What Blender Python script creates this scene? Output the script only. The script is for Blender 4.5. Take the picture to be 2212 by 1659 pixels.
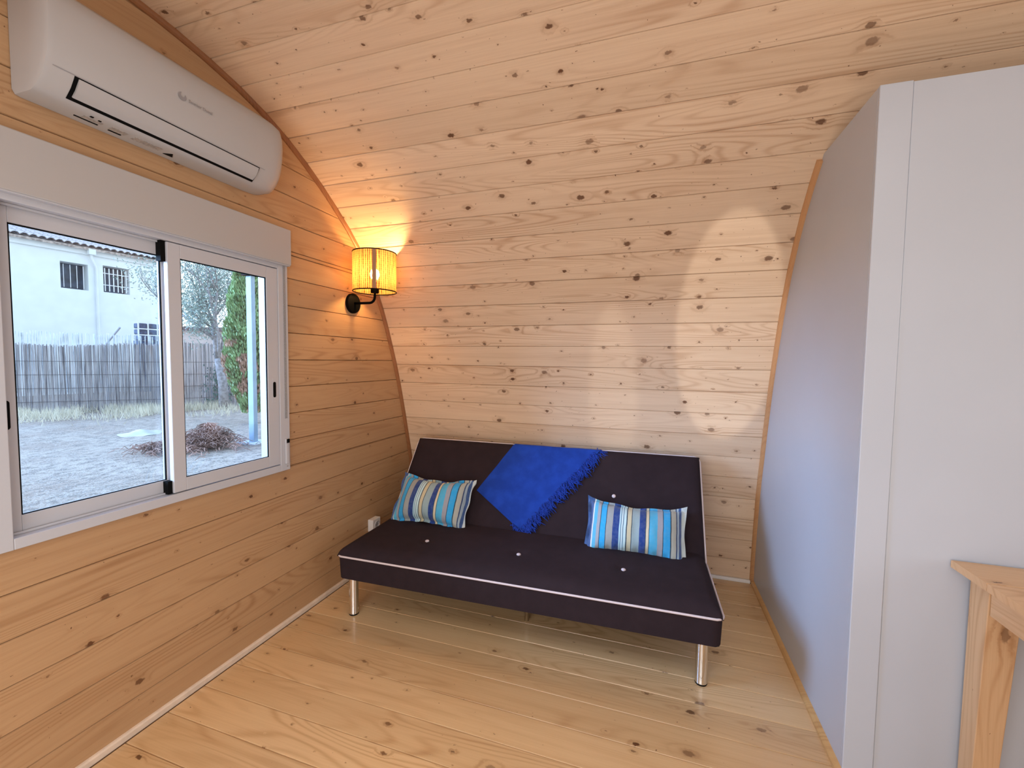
import bpy, bmesh, math, random
from mathutils import Vector, Matrix, noise
random.seed(7)
PI = math.pi
for o in list(bpy.data.objects): bpy.data.objects.remove(o)
SC = bpy.context.scene; COL = SC.collection

# ------------------------------------------------------------------ camera
H = 1.37
FPX = 926.5
yaw, pit, rol = .3140, -.0539, .01168
def WP(xh, yh, zh): return Vector(((xh + 1.28) * H, (yh - 2.155) * H, zh * H))
CAM = WP(0, 0, 1)
fw = Vector((-math.sin(yaw) * math.cos(pit), math.cos(yaw) * math.cos(pit), math.sin(pit)))
rt = Vector((math.cos(yaw), math.sin(yaw), 0)); up = rt.cross(fw)
c_, s_ = math.cos(rol), math.sin(rol)
R0 = c_ * rt + s_ * up; U0 = -s_ * rt + c_ * up
cd = bpy.data.cameras.new('camera'); cam = bpy.data.objects.new('camera', cd); COL.objects.link(cam)
cd.sensor_width = 36; cd.lens = FPX / 2212 * 36; cd.clip_start = .02; cd.clip_end = 300
m = Matrix((R0, U0, -fw)).transposed().to_4x4(); m.translation = CAM
cam.matrix_world = m; SC.camera = cam
def RAY(x, y): return R0 * ((x - 1106) / FPX) + U0 * ((829.5 - y) / FPX) + fw      # depth 1
def AT(x, y, depth): return CAM + RAY(x, y) * depth
def ON(x, y, p, n):
    d = RAY(x, y); return CAM + d * ((p - CAM).dot(n) / d.dot(n))

# ------------------------------------------------------------------ world, lights, exposure
W = bpy.data.worlds.new('sky'); SC.world = W; W.use_nodes = True
nt = W.node_tree; nt.nodes.clear()
tc = nt.nodes.new('ShaderNodeTexCoord'); sp = nt.nodes.new('ShaderNodeSeparateXYZ'); rp = nt.nodes.new('ShaderNodeValToRGB')
bg = nt.nodes.new('ShaderNodeBackground'); ou = nt.nodes.new('ShaderNodeOutputWorld')
nt.links.new(tc.outputs['Generated'], sp.inputs[0]); nt.links.new(sp.outputs[2], rp.inputs[0])
nt.links.new(rp.outputs[0], bg.inputs[0]); nt.links.new(bg.outputs[0], ou.inputs[0])
rp.color_ramp.elements[0].position = 0; rp.color_ramp.elements[0].color = (.80, .92, 1, 1)
rp.color_ramp.elements[1].position = .9; rp.color_ramp.elements[1].color = (.34, .56, 1, 1)
bg.inputs[1].default_value = 2.5
def light(name, kind, loc, target, energy, color, **k):
    l = bpy.data.lights.new(name, kind); o = bpy.data.objects.new(name, l); COL.objects.link(o)
    o.location = loc; o.rotation_euler = (Vector(target) - Vector(loc)).to_track_quat('-Z', 'Y').to_euler()
    l.energy = energy; l.color = color
    for a, b in k.items(): setattr(l, a, b)
    return o
light('skylight_west', 'SUN', (-6, -4, 5), (-6 + .86, -4 + .50, 5 - .26), 15.0, (.36, .58, 1.0), angle=math.radians(42))  # wide blue sun lamp added to boost sky light through the left window
light('assumed_fill_front', 'AREA', (1.3, -3.62, 1.0), (1.3, 0, .55), 36, (.93, .97, 1.0), shape='RECTANGLE', size=2.0, size_y=1.35)  # unseen area fill added inside the hull for assumed daylight; no opening built
light('assumed_fill_right', 'AREA', (4.6, -2.4, 1.35), (1.0, -2.3, .75), 21, (.95, .98, 1.0), shape='RECTANGLE', size=1.5, size_y=1.7)  # added fill lamp, light from the right assumed; the gable there is solid
light('ceiling_fill', 'AREA', (2.0, -2.9, 2.38), (2.0, -2.2, 0), 15, (.95, .98, 1.0), shape='RECTANGLE', size=2.2, size_y=.8)  # added unseen fill below the ceiling
g = light('added_patch_spot', 'SPOT', (2.02, -3.70, .95), (2.136, -.45, 1.53), 115, (1.0, .97, .92), spot_size=math.radians(22), spot_blend=.12, shadow_soft_size=.02)  # unseen square spot added to throw a bright patch on the back wall; no door built
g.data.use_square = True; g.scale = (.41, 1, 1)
g = light('added_patch_spot', 'SPOT', (1.55, -3.70, .95), (1.53, -.45, 1.15), 55, (1.0, .97, .92), spot_size=math.radians(20), spot_blend=.25, shadow_soft_size=.03)  # second unseen spot, added for a fainter stripe of light
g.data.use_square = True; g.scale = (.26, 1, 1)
SC.view_settings.view_transform = 'Standard'; SC.view_settings.look = 'None'
SC.view_settings.exposure = 0.0; SC.view_settings.gamma = 1; SC.view_settings.use_curve_mapping = False

# ------------------------------------------------------------------ material helper
class NT:
    def __init__(s, name):
        s.m = bpy.data.materials.new(name); s.m.use_nodes = True; s.t = s.m.node_tree; s.t.nodes.clear()
        s.out = s.n('OutputMaterial')
    def n(s, ty, **k):
        o = s.t.nodes.new('ShaderNode' + ty)
        for a, b in k.items(): setattr(o, a, b)
        return o
    def put(s, sock, v):
        if isinstance(v, bpy.types.NodeSocket): s.t.links.new(v, sock)
        elif v is not None: sock.default_value = v
    def M(s, op, a, b=None, c=None):
        o = s.n('Math', operation=op)
        for i, v in enumerate((a, b, c)): s.put(o.inputs[i], v)
        return o.outputs[0]
    def V(s, op, a, b=None):
        o = s.n('VectorMath', operation=op); s.put(o.inputs[0], a); s.put(o.inputs[1], b)
        return o.outputs[0]
    def xyz(s, x, y, z):
        o = s.n('CombineXYZ')
        for i, v in enumerate((x, y, z)): s.put(o.inputs[i], v)
        return o.outputs[0]
    def sep(s, v):
        o = s.n('SeparateXYZ'); s.put(o.inputs[0], v); return o.outputs
    def ss(s, v, a, b, c=0., d=1.):
        o = s.n('MapRange', interpolation_type='SMOOTHSTEP')
        for i, q in enumerate((v, a, b, c, d)): s.put(o.inputs[i], q)
        return o.outputs[0]
    def noise(s, v, sc=5, det=2, rough=.5, dist=0):
        o = s.n('TexNoise'); s.put(o.inputs['Vector'], v); o.inputs['Scale'].default_value = sc
        o.inputs['Detail'].default_value = det; o.inputs['Roughness'].default_value = rough; o.inputs['Distortion'].default_value = dist
        return o.outputs[0]
    def mix(s, f, a, b, bt='MIX'):
        o = s.n('Mix', data_type='RGBA', blend_type=bt); s.put(o.inputs[0], f)
        s.put(o.inputs[6], a if isinstance(a, bpy.types.NodeSocket) else (*a, 1)); s.put(o.inputs[7], b if isinstance(b, bpy.types.NodeSocket) else (*b, 1))
        return o.outputs[2]
    def pbr(s, col, rough=.5, metal=0, spec=.5, bump=None, bs=.2, bd=.01, **k):
        p = s.n('BsdfPrincipled'); s.put(p.inputs['Base Color'], col if isinstance(col, bpy.types.NodeSocket) else (*col, 1))
        s.put(p.inputs['Roughness'], rough); s.put(p.inputs['Metallic'], metal); s.put(p.inputs['Specular IOR Level'], spec)
        for a, b in k.items(): s.put(p.inputs[a.replace('_', ' ')], b)
        if bump is not None:
            q = s.n('Bump'); q.inputs['Strength'].default_value = bs; q.inputs['Distance'].default_value = bd
            s.put(q.inputs['Height'], bump); s.t.links.new(q.outputs[0], p.inputs['Normal'])
        s.t.links.new(p.outputs[0], s.out.inputs[0]); return p
def flat(name, col, rough=.5, metal=0, spec=.35, nz=0, nsc=30, **k):
    s = NT(name)
    if nz:
        n = s.noise(s.n('TexCoord').outputs['Object'], nsc, 3)
        c = s.mix(s.ss(n, .3, .7), tuple(v * (1 - nz) for v in col), tuple(min(1, v * (1 + nz)) for v in col))
        s.pbr(c, rough, metal, spec, **k)
    else: s.pbr(col, rough, metal, spec, **k)
    return s.m
def pine(name, light, dark, knot=(.105, .036, .012), kx=4.6, ky=7.4, dens=.62, rough=.42, gloss=.45, rmax=.10, coat=0., tint=.065):
    s = NT(name); co = s.n('TexCoord').outputs['Object']; rnd = s.n('ObjectInfo').outputs['Random']
    off = s.xyz(s.M('MULTIPLY', rnd, 91.7), s.M('MULTIPLY', rnd, 53.3), s.M('MULTIPLY', rnd, 17.9))
    v = s.V('ADD', co, off); x, y, z = s.sep(v); y = s.M('MULTIPLY_ADD', z, .8, y)
    wx = s.M('MULTIPLY', s.M('SUBTRACT', s.noise(v, 95, 2), .5), .016); wy = s.M('MULTIPLY', s.M('SUBTRACT', s.noise(s.V('ADD', v, (5., 3., 1.)), 95, 2), .5), .014)
    xk, yk = s.M('ADD', x, wx), s.M('ADD', y, wy)
    def vor(ax, ay, rm, dn, seed):
        vo = s.n('TexVoronoi', voronoi_dimensions='2D', feature='F1')
        s.put(vo.inputs['Vector'], s.xyz(s.M('MULTIPLY_ADD', xk, ax, seed), s.M('MULTIPLY_ADD', yk, ay, seed), 0.)); vo.inputs['Scale'].default_value = 1
        cr, cg, cb = s.sep(vo.outputs['Color']); d = vo.outputs['Distance']
        r = s.M('MULTIPLY_ADD', s.M('POWER', cr, 2.4), rm, rm * .34)
        on = s.M('LESS_THAN', cg, dn); q = s.M('DIVIDE', d, r)
        return s.M('MULTIPLY', s.ss(q, 1.1, .65), on), s.M('MULTIPLY', s.ss(q, 3.6, .9), on), cb
    k1, h1, cb = vor(kx, ky, rmax, dens, 0.)
    k2, h2, _ = vor(kx * 2.1, ky * 2.1, rmax * .55, dens * .33, 41.3)
    k3, h3, _ = vor(kx * 3.2, ky * 2.6, rmax * .42, dens * .42, 77.7)
    kn = s.M('MAXIMUM', s.M('MAXIMUM', k1, k2), k3); ha = s.M('MAXIMUM', h1, s.M('MULTIPLY', h2, .6))
    base = s.noise(s.xyz(s.M('MULTIPLY', x, .55), s.M('MULTIPLY', y, 5.5), z), 1, 1.5, .5, .25)
    ph = s.M('MULTIPLY_ADD', base, 170., s.M('MULTIPLY', ha, 5.))
    ring = s.M('POWER', s.M('MULTIPLY_ADD', s.M('SINE', ph), .5, .5), 3.2)
    vis = s.ss(s.noise(s.xyz(s.M('MULTIPLY', x, .7), s.M('MULTIPLY', y, 6.), z), 1, 1), .38, .68)
    fine = s.noise(s.xyz(s.M('MULTIPLY', x, 5.), s.M('MULTIPLY', y, 230.), z), 1, 2, .6)
    streak = s.noise(s.xyz(s.M('MULTIPLY', x, 1.1), s.M('MULTIPLY', y, 30.), z), 1, 2, .6)
    f = s.M('MULTIPLY_ADD', s.M('MULTIPLY', ring, vis), .54, s.M('MULTIPLY', s.ss(fine, .35, .7), .14))
    f = s.M('MULTIPLY_ADD', s.ss(streak, .42, .75), .24, f)
    c = s.mix(s.M('MINIMUM', f, 1.), light, dark)
    mid = tuple(.55 * a + .45 * b for a, b in zip(dark, knot))
    c = s.mix(s.M('MULTIPLY', ha, s.M('MULTIPLY', .30, ring)), c, mid)
    c = s.mix(s.M('MULTIPLY', ha, .22), c, dark)
    c = s.mix(s.M('MULTIPLY', kn, s.M('MULTIPLY_ADD', cb, .45, .5)), c, knot)
    br = s.M('MULTIPLY_ADD', s.M('FRACT', s.M('MULTIPLY', rnd, 17.3)), tint * 2, 1 - tint)
    c = s.mix(1., c, s.xyz(br, s.M('MULTIPLY_ADD', s.M('SUBTRACT', br, 1.), 1.15, 1.), s.M('MULTIPLY_ADD', s.M('SUBTRACT', br, 1.), 1.3, 1.)), 'MULTIPLY')
    s.pbr(c, s.M('MULTIPLY_ADD', streak, .12, rough - .05), 0, gloss, bump=s.M('MULTIPLY_ADD', kn, -.4, fine), bs=.10, bd=.002, Coat_Weight=coat, Coat_Roughness=.12)
    return s.m
MT = {}
MT['wall'] = pine('pine_wall', (.755, .555, .38), (.50, .295, .17), kx=5.2, ky=8.0, dens=.80, rmax=.085)
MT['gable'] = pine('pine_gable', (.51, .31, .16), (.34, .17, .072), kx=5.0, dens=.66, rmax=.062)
MT['floor'] = pine('pine_floor', (.70, .47, .245), (.46, .25, .105), kx=4.2, ky=7.5, dens=.62, rmax=.075, rough=.30, gloss=.5, coat=.25, tint=.08)
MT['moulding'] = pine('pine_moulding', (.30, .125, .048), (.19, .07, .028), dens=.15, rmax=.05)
MT['table'] = pine('pine_table', (.66, .42, .23), (.44, .22, .09), kx=3.2, dens=.6, rmax=.09)
MT['skirt'] = flat('pale_skirting', (.74, .60, .47), .5, nz=.06)
MT['skirt_white'] = flat('white_skirting', (.82, .80, .78), .4)
MT['skirt_pine'] = pine('pine_skirting', (.66, .40, .17), (.48, .25, .09), dens=.1)
MT['backing'] = flat('dark_backing', (.10, .05, .025), .9)
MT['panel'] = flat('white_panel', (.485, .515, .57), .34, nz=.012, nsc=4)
MT['upvc'] = flat('white_aluminium', (.52, .52, .55), .35)
MT['boxw'] = flat('shutter_box_white', (.45, .43, .42), .45)
MT['ac'] = flat('appliance_white', (.46, .445, .44), .38)
MT['black'] = flat('black_rubber', (.004, .004, .004), .7, 0, .08)
MT['blackmetal'] = flat('black_metal', (.003, .003, .003), .6, 0, .03)
MT['grey'] = flat('grey_print', (.30, .29, .30), .5)
MT['chrome'] = flat('chrome', (.80, .78, .75), .10, 1.)
MT['sofa'] = None
def fabric(name, col, sc=900, nz=.25, rough=.9, spec=.15, sheen=.3):
    s = NT(name); co = s.n('TexCoord').outputs['Object']; x, y, z = s.sep(co)
    w = s.M('MULTIPLY', s.M('SINE', s.M('MULTIPLY', s.M('ADD', x, y), sc)), s.M('SINE', s.M('MULTIPLY', s.M('SUBTRACT', z, x), sc)))
    n = s.noise(co, 14, 3)
    c = s.mix(s.ss(n, .3, .75), tuple(v * (1 - nz) for v in col), tuple(v * (1 + nz) for v in col))
    c = s.mix(s.M('MULTIPLY_ADD', w, .12, .12), c, tuple(v * .6 for v in col))
    s.pbr(c, rough, 0, spec, bump=s.noise(co, 260, 2), bs=.25, bd=.002, Sheen_Weight=sheen)
    return s.m
MT['sofa'] = fabric('aubergine_fabric', (.028, .018, .022), nz=.08, sheen=0.)
MT['piping'] = flat('pale_piping', (.66, .58, .60), .7)
MT['blanket'] = fabric('blue_weave', (.013, .055, .36), sc=1200, nz=.16, sheen=.05)
MT['fringe'] = flat('blue_yarn', (.009, .042, .32), .9, nz=.35, nsc=200)

# ------------------------------------------------------------------ mesh builder
class MB:
    def __init__(s): s.v = []; s.f = []; s.mi = []; s.smooth = False
    def add(s, vs, fs, mi=0):
        b = len(s.v); s.v += [tuple(p) for p in vs]; s.f += [tuple(i + b for i in f) for f in fs]; s.mi += [mi] * len(fs); return s
    def box(s, a, b, mi=0):
        x0, y0, z0 = a; x1, y1, z1 = b
        if x0 > x1: x0, x1 = x1, x0
        if y0 > y1: y0, y1 = y1, y0
        if z0 > z1: z0, z1 = z1, z0
        return s.add([(x0, y0, z0), (x1, y0, z0), (x1, y1, z0), (x0, y1, z0), (x0, y0, z1), (x1, y0, z1), (x1, y1, z1), (x0, y1, z1)],
                     [(3, 2, 1, 0), (4, 5, 6, 7), (0, 1, 5, 4), (1, 2, 6, 5), (2, 3, 7, 6), (3, 0, 4, 7)], mi)
    def prism(s, poly, axis, a, b, mi=0):
        def P(p, t):
            if axis == 0: return (t, p[0], p[1])
            if axis == 1: return (p[0], t, p[1])
            return (p[0], p[1], t)
        n = len(poly)
        return s.add([P(p, a) for p in poly] + [P(p, b) for p in poly],
                     [tuple(range(n))[::-1], tuple(range(n, 2 * n))] + [(i, (i + 1) % n, (i + 1) % n + n, i + n) for i in range(n)], mi)
    def tube(s, pts, r, n=8, cap=True, mi=0):
        pts = [Vector(p) for p in pts]; rr = r if isinstance(r, (list, tuple)) else [r] * len(pts)
        b = len(s.v); ref = None
        for i, p in enumerate(pts):
            t = (pts[min(i + 1, len(pts) - 1)] - pts[max(i - 1, 0)])
            if t.length < 1e-9: t = Vector((0, 0, 1))
            t.normalize()
            if ref is None: ref = t.orthogonal().normalized()
            ref = (ref - t * ref.dot(t));
            if ref.length < 1e-6: ref = t.orthogonal()
            ref.normalize(); q = t.cross(ref)
            for k in range(n):
                a = 2 * PI * k / n; s.v.append(tuple(p + (ref * math.cos(a) + q * math.sin(a)) * rr[i]))
        for i in range(len(pts) - 1):
            for k in range(n):
                s.f.append((b + i * n + k, b + i * n + (k + 1) % n, b + (i + 1) * n + (k + 1) % n, b + (i + 1) * n + k)); s.mi.append(mi)
        if cap:
            s.f.append(tuple(b + k for k in range(n))[::-1]); s.f.append(tuple(b + (len(pts) - 1) * n + k for k in range(n))); s.mi += [mi, mi]
        return s
    def lathe(s, prof, c=(0, 0, 0), axis=2, n=32, mi=0):
        b = len(s.v); cx, cy, cz = c
        for r, h in prof:
            for k in range(n):
                a = 2 * PI * k / n; u, w = r * math.cos(a), r * math.sin(a)
                s.v.append({2: (cx + u, cy + w, cz + h), 0: (cx + h, cy + u, cz + w), 1: (cx + w, cy + h, cz + u)}[axis])
        for i in range(len(prof) - 1):
            for k in range(n):
                s.f.append((b + i * n + k, b + i * n + (k + 1) % n, b + (i + 1) * n + (k + 1) % n, b + (i + 1) * n + k)); s.mi.append(mi)
        return s
    def grid(s, P, nu, nv, mi=0, closeu=False):
        b = len(s.v)
        for j in range(nv + 1):
            for i in range(nu + 1): s.v.append(tuple(P(i / nu, j / nv)))
        for j in range(nv):
            for i in range(nu):
                a = b + j * (nu + 1) + i; s.f.append((a, a + 1, a + nu + 2, a + nu + 1)); s.mi.append(mi)
        return s
    def mesh(s, name, mats, smooth=False):
        me = bpy.data.meshes.new(name); me.from_pydata(s.v, [], s.f)
        for mm in (mats if isinstance(mats, (list, tuple)) else [mats]): me.materials.append(mm)
        me.polygons.foreach_set('material_index', s.mi)
        if smooth: me.polygons.foreach_set('use_smooth', [True] * len(me.polygons))
        me.update(); return me
    def obj(s, name, mats, parent=None, smooth=False, loc=None, bevel=0, auto=None, fix=True, kind=None, seg=2):
        me = s.mesh(name, mats, smooth)
        if fix:
            bm = bmesh.new(); bm.from_mesh(me); bmesh.ops.recalc_face_normals(bm, faces=bm.faces); bm.to_mesh(me); bm.free()
        o = bpy.data.objects.new(name, me); COL.objects.link(o)
        if parent: o.parent = parent
        if loc: o.location = loc
        if bevel:
            b = o.modifiers.new('bevel', 'BEVEL'); b.width = bevel; b.segments = seg; b.limit_method = 'ANGLE'; b.angle_limit = math.radians(40)
        if auto is not None and smooth:
            me.set_sharp_from_angle(angle=math.radians(auto))
        if kind: o['kind'] = kind
        return o
def tag(o, label=None, cat=None, group=None, kind=None):
    if label: o['label'] = label
    if cat: o['category'] = cat
    if group: o['group'] = group
    if kind: o['kind'] = kind
    return o
def empty(name, loc=(0, 0, 0), rot=(0, 0, 0)):
    o = bpy.data.objects.new(name, None); COL.objects.link(o); o.location = loc; o.rotation_euler = rot
    o.empty_display_size = .1; return o

# ------------------------------------------------------------------ hull profile (y, z), from the back base over the top to the front base
half = [(2.163, -.02), (2.16, 0), (2.152, .1), (2.14, .2), (2.127, .3), (2.112, .4), (2.09, .5), (2.064, .591), (2.038, .691), (2.010, .788), (1.981, .884), (1.949, .977),
        (1.913, 1.069), (1.875, 1.161), (1.832, 1.252), (1.783, 1.34), (1.727, 1.42), (1.663, 1.497), (1.592, 1.565), (1.51, 1.632), (1.425, 1.694),
        (1.337, 1.75), (1.245, 1.80), (1.152, 1.838), (1.052, 1.868), (.952, 1.889), (.852, 1.904), (.75, 1.912), (.65, 1.915)]
full = half + [(1.30 - y, z) for y, z in half[-2::-1]]
PR = [((y - 2.155) * H, z * H) for y, z in full]
SL = [0.]
for a, b in zip(PR, PR[1:]): SL.append(SL[-1] + math.hypot(b[0] - a[0], b[1] - a[1]))
def prof(s):
    s = max(0, min(SL[-1], s))
    for i in range(len(SL) - 1):
        if s <= SL[i + 1]:
            t = (s - SL[i]) / (SL[i + 1] - SL[i]); return (PR[i][0] + t * (PR[i + 1][0] - PR[i][0]), PR[i][1] + t * (PR[i + 1][1] - PR[i][1]))
    return PR[-1]
NH = len(half)
def yback(z):
    for i in range(NH - 1):
        a, b = PR[i], PR[i + 1]
        if a[1] <= z <= b[1]: return a[0] + (z - a[1]) / (b[1] - a[1]) * (b[0] - a[0])
    return PR[NH - 1][0]
YC = (.65 - 2.155) * H
def yfront(z): return 2 * YC - yback(z)
XR = 4.9; PT = .1 * H

# ------------------------------------------------------------------ planks
pcache = {}
def plank_mesh(ext, w, mat, t=.016):
    key = (tuple(round(e, 3) for e in ext), round(w, 4), mat.name)
    if key in pcache: return pcache[key]
    x0b, x1b, x0t, x1t = ext; g, c, gap = .0045, .0022, .0007
    h = w / 2 - gap
    pr = [(-h, -t), (-h, -g), (-h + c, 0), (h - c, 0), (h, -g), (h, -t)]
    v = []
    for e0, e1 in ((x0b, x0t), (x1b, x1t)):
        for y, z in pr: v.append((e0 + (e1 - e0) * (y + h) / (2 * h), y, z))
    f = [(0, 1, 2, 3, 4, 5), (11, 10, 9, 8, 7, 6)] + [(i, i + 6, i + 7, i + 1) for i in range(5)] + [(5, 11, 6, 0)]
    me = bpy.data.meshes.new('plank'); me.from_pydata(v, [], f); me.materials.append(mat); me.update()
    pcache[key] = me; return me
def plank(parent, O, X, Y, ext, w, mat):
    X = Vector(X); Y = Vector(Y); Z = X.cross(Y)
    o = bpy.data.objects.new('plank', plank_mesh(ext, w, mat)); COL.objects.link(o); o.parent = parent
    mm = Matrix((X, Y, Z)).transposed().to_4x4(); mm.translation = Vector(O); o.matrix_basis = mm
    return o

# setting roots (dark backing behind the boards)
def shell(name, s0, s1):
    b = MB(); n = 24
    P = [prof(s0 + (s1 - s0) * i / n) for i in range(n + 1)]
    def outw(i, d):
        a, c = P[max(0, i - 1)], P[min(n, i + 1)]; ty, tz = c[0] - a[0], c[1] - a[1]; L = math.hypot(ty, tz)
        return (P[i][0] + tz / L * d, P[i][1] - ty / L * d)
    poly = [outw(i, .018) for i in range(n + 1)] + [outw(i, .06) for i in range(n, -1, -1)]
    for i in range(n):
        q = [poly[i], poly[i + 1], poly[2 * n - i], poly[2 * n + 1 - i]]
        b.prism(q, 0, -.06, XR + .06)
    o = b.obj(name, MT['backing']); o['kind'] = 'structure'; return o
sA = next(SL[i] for i in range(NH) if abs(half[i][1] - .591) < 1e-6)
k0 = -int(sA / PT)
SB = sA + 9 * PT; SF = SL[-1] - SB
wall_back = shell('wall_back', 0, SB); ceiling = shell('ceiling', SB, SF); wall_front = shell('wall_front', SF, SL[-1])
k = k0 - 1
while True:
    a = max(.02, sA + k * PT); b = min(SL[-1] - .02, sA + (k + 1) * PT); k += 1
    if a >= SL[-1] - .05: break
    if b - a < .02: continue
    p0, p1 = prof(a), prof(b); w = math.hypot(p1[0] - p0[0], p1[1] - p0[1]); Y = (0, (p1[0] - p0[0]) / w, (p1[1] - p0[1]) / w)
    ms = (a + b) / 2; par = wall_back if ms < SB else (ceiling if ms < SF else wall_front)
    plank(par, (XR / 2, (p0[0] + p1[0]) / 2, (p0[1] + p1[1]) / 2), (1, 0, 0), Y, (-XR / 2, XR / 2, -XR / 2, XR / 2), w, MT['wall'])
# floor
YF = PR[-2][0]
fl = MB().box((-.06, YF - .1, -.12), (XR + .06, .1, -.018)).obj('floor', MT['backing'], kind='structure')
y = (1.528 - 2.155) * H + .1033 * H * 6
fp = .1033 * H
while y > YF - .02:
    a = min(y, .02); b = y - fp
    if a - b > .01: plank(fl, (XR / 2, (a + b) / 2, 0), (-1, 0, 0), (0, -1, 0), (-XR / 2, XR / 2, -XR / 2, XR / 2), a - b, MT['floor'])
    y -= fp
# left gable with the window opening
WY0, WY1, WZ0, WZ1 = (.470 - 2.155) * H, (1.238 - 2.155) * H, .597 * H, 1.38 * H
wl = MB(); z = (.594 - .6) * H; rows = []
while z < PR[NH - 1][1]:
    rows.append((z, min(z + PT, PR[NH - 1][1] - .001))); z += PT
rows = [(max(a, -.01), b) for a, b in rows if b > .02]
def segs(a, b):
    if b <= WZ0 + .002 or a >= WZ1 - .002: return [None]
    return ['L', 'R']
gab = []
for a, b in rows:
    cuts = sorted({a, b} | {c for c in (WZ0, WZ1) if a < c < b})
    for c, d in zip(cuts, cuts[1:]):
        for sgm in segs(c, d):
            f0, f1, e0, e1 = yfront(c) - .03, yfront(d) - .03, yback(c) + .03, yback(d) + .03
            if sgm == 'L': e0 = e1 = WY0
            if sgm == 'R': f0 = f1 = WY1
            gab.append((c, d, f0, e0, f1, e1)); wl.prism([(f0, c), (e0, c), (e1, d), (f1, d)], 0, -.07, -.018)
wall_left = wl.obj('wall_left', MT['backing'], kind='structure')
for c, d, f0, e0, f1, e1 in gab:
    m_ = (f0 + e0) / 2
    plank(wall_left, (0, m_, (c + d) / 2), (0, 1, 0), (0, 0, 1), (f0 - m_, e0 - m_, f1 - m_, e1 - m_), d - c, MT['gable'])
# right gable, out of view
rw = MB()
for a, b in rows: rw.prism([(yfront(a), a), (yback(a), a), (yback(b), b), (yfront(b), b)], 0, XR, XR + .05)
rw.obj('wall_rear_gable', MT['gable'], kind='structure').name = 'wall_east'

# ------------------------------------------------------------------ white cubicle on the right
PX = 1.747 * H; PY = (1.196 - 2.155) * H; PZ = 1.622 * H
poly = [(PY + .008, 0)]
zz = [i * PZ / 20 for i in range(21)]
poly += [(yback(q) - .001, q) for q in zz] + [(PY + .008, PZ)]
wr = MB(); wr.prism(poly, 0, PX, XR - .01)
wall_right = wr.obj('wall_right', MT['panel'], kind='structure')
MB().box((PX, PY - .004, .0), (PX + .0838, PY + .0085, PZ + .002)).obj('corner_strip', MT['panel'], wall_right, bevel=.0025)
MB().box((PX + .0852, PY, .0), (XR - .012, PY + .0085, PZ + .0)).obj('front_panel', MT['panel'], wall_right, bevel=.0012)

# ------------------------------------------------------------------ mouldings
def arch_trim(name, x0, x1, s0, s1, d=.020, n=90, mat=None):
    b = MB(); P = [prof(s0 + (s1 - s0) * i / n) for i in range(n + 1)]
    ring = []
    for i in range(n + 1):
        a, c = P[max(0, i - 1)], P[min(n, i + 1)]; ty, tz = c[0] - a[0], c[1] - a[1]; L = math.hypot(ty, tz); ny, nz = -tz / L, ty / L
        pr = [(0, -.002), (0, d), (.35, d * .96), (.7, d * .7), (.93, d * .35), (1, -.002)]
        ring.append([(x0 + (x1 - x0) * u, P[i][0] + ny * w, P[i][1] + nz * w) for u, w in pr])
    vs = [p for r in ring for p in r]; m6 = 6
    fs = [(i * m6 + j, i * m6 + (j + 1) % m6, (i + 1) * m6 + (j + 1) % m6, (i + 1) * m6 + j) for i in range(n) for j in range(m6)]
    fs += [tuple(range(m6)), tuple(n * m6 + j for j in range(m6))]
    b.add(vs, fs); return b.obj(name, mat or MT['moulding'], kind='structure')
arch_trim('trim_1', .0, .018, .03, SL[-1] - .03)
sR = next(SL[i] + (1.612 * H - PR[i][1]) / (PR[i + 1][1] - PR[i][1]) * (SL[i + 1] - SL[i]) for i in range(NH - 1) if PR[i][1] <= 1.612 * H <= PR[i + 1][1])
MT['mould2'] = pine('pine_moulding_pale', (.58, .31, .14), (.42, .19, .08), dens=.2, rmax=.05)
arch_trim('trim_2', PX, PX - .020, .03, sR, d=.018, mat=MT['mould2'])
MB().prism([(0, 0), (.011, 0), (.011, .020), (.007, .026), (0, .027)], 1, YF + .04, -.004).obj('baseboard_left', MT['skirt'], kind='structure')
MB().box((.0, YF + .04, .0003), (.016, -.004, .0012)).obj('floor_gap_line', MT['backing'], kind='structure')  # thin dark sheet added to draw the gap along the left baseboard
MB().box((.012, -.016, .0), (PX - .018, .002, .020)).obj('baseboard_back', MT['skirt_white'], kind='structure', bevel=.003)
MB().prism([(PX, 0), (PX - .016, 0), (PX - .016, .012), (PX - .010, .022), (PX, .026)], 1, PY - .004, -.018).obj('baseboard_right', MT['skirt_pine'], kind='structure')

# ------------------------------------------------------------------ window
def yh(v): return (v - 2.155) * H
win = empty('window_1', (0, (WY0 + WY1) / 2, WZ0)); win['kind'] = 'structure'
def P_(b, name, mat, par=win, **k):
    o = b.obj(name, mat, None, **k); o.parent = par; o.matrix_parent_inverse = Matrix.Translation(-Vector(win.location)); return o
Y0, Y1, Z0, Z1 = yh(.462), yh(1.248), .588 * H, 1.352 * H
fr = MB(); fo, fi = .014, -.062
LY, RY, BZ, TZ = yh(.519), yh(1.207), .612 * H, 1.318 * H
fr.box((fi, Y0, Z0), (fo, LY, Z1)).box((fi, RY, Z0), (fo, Y1, Z1)).box((fi, LY, Z0), (fo, RY, BZ)).box((fi, LY, TZ), (fo, RY, Z1))
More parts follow.
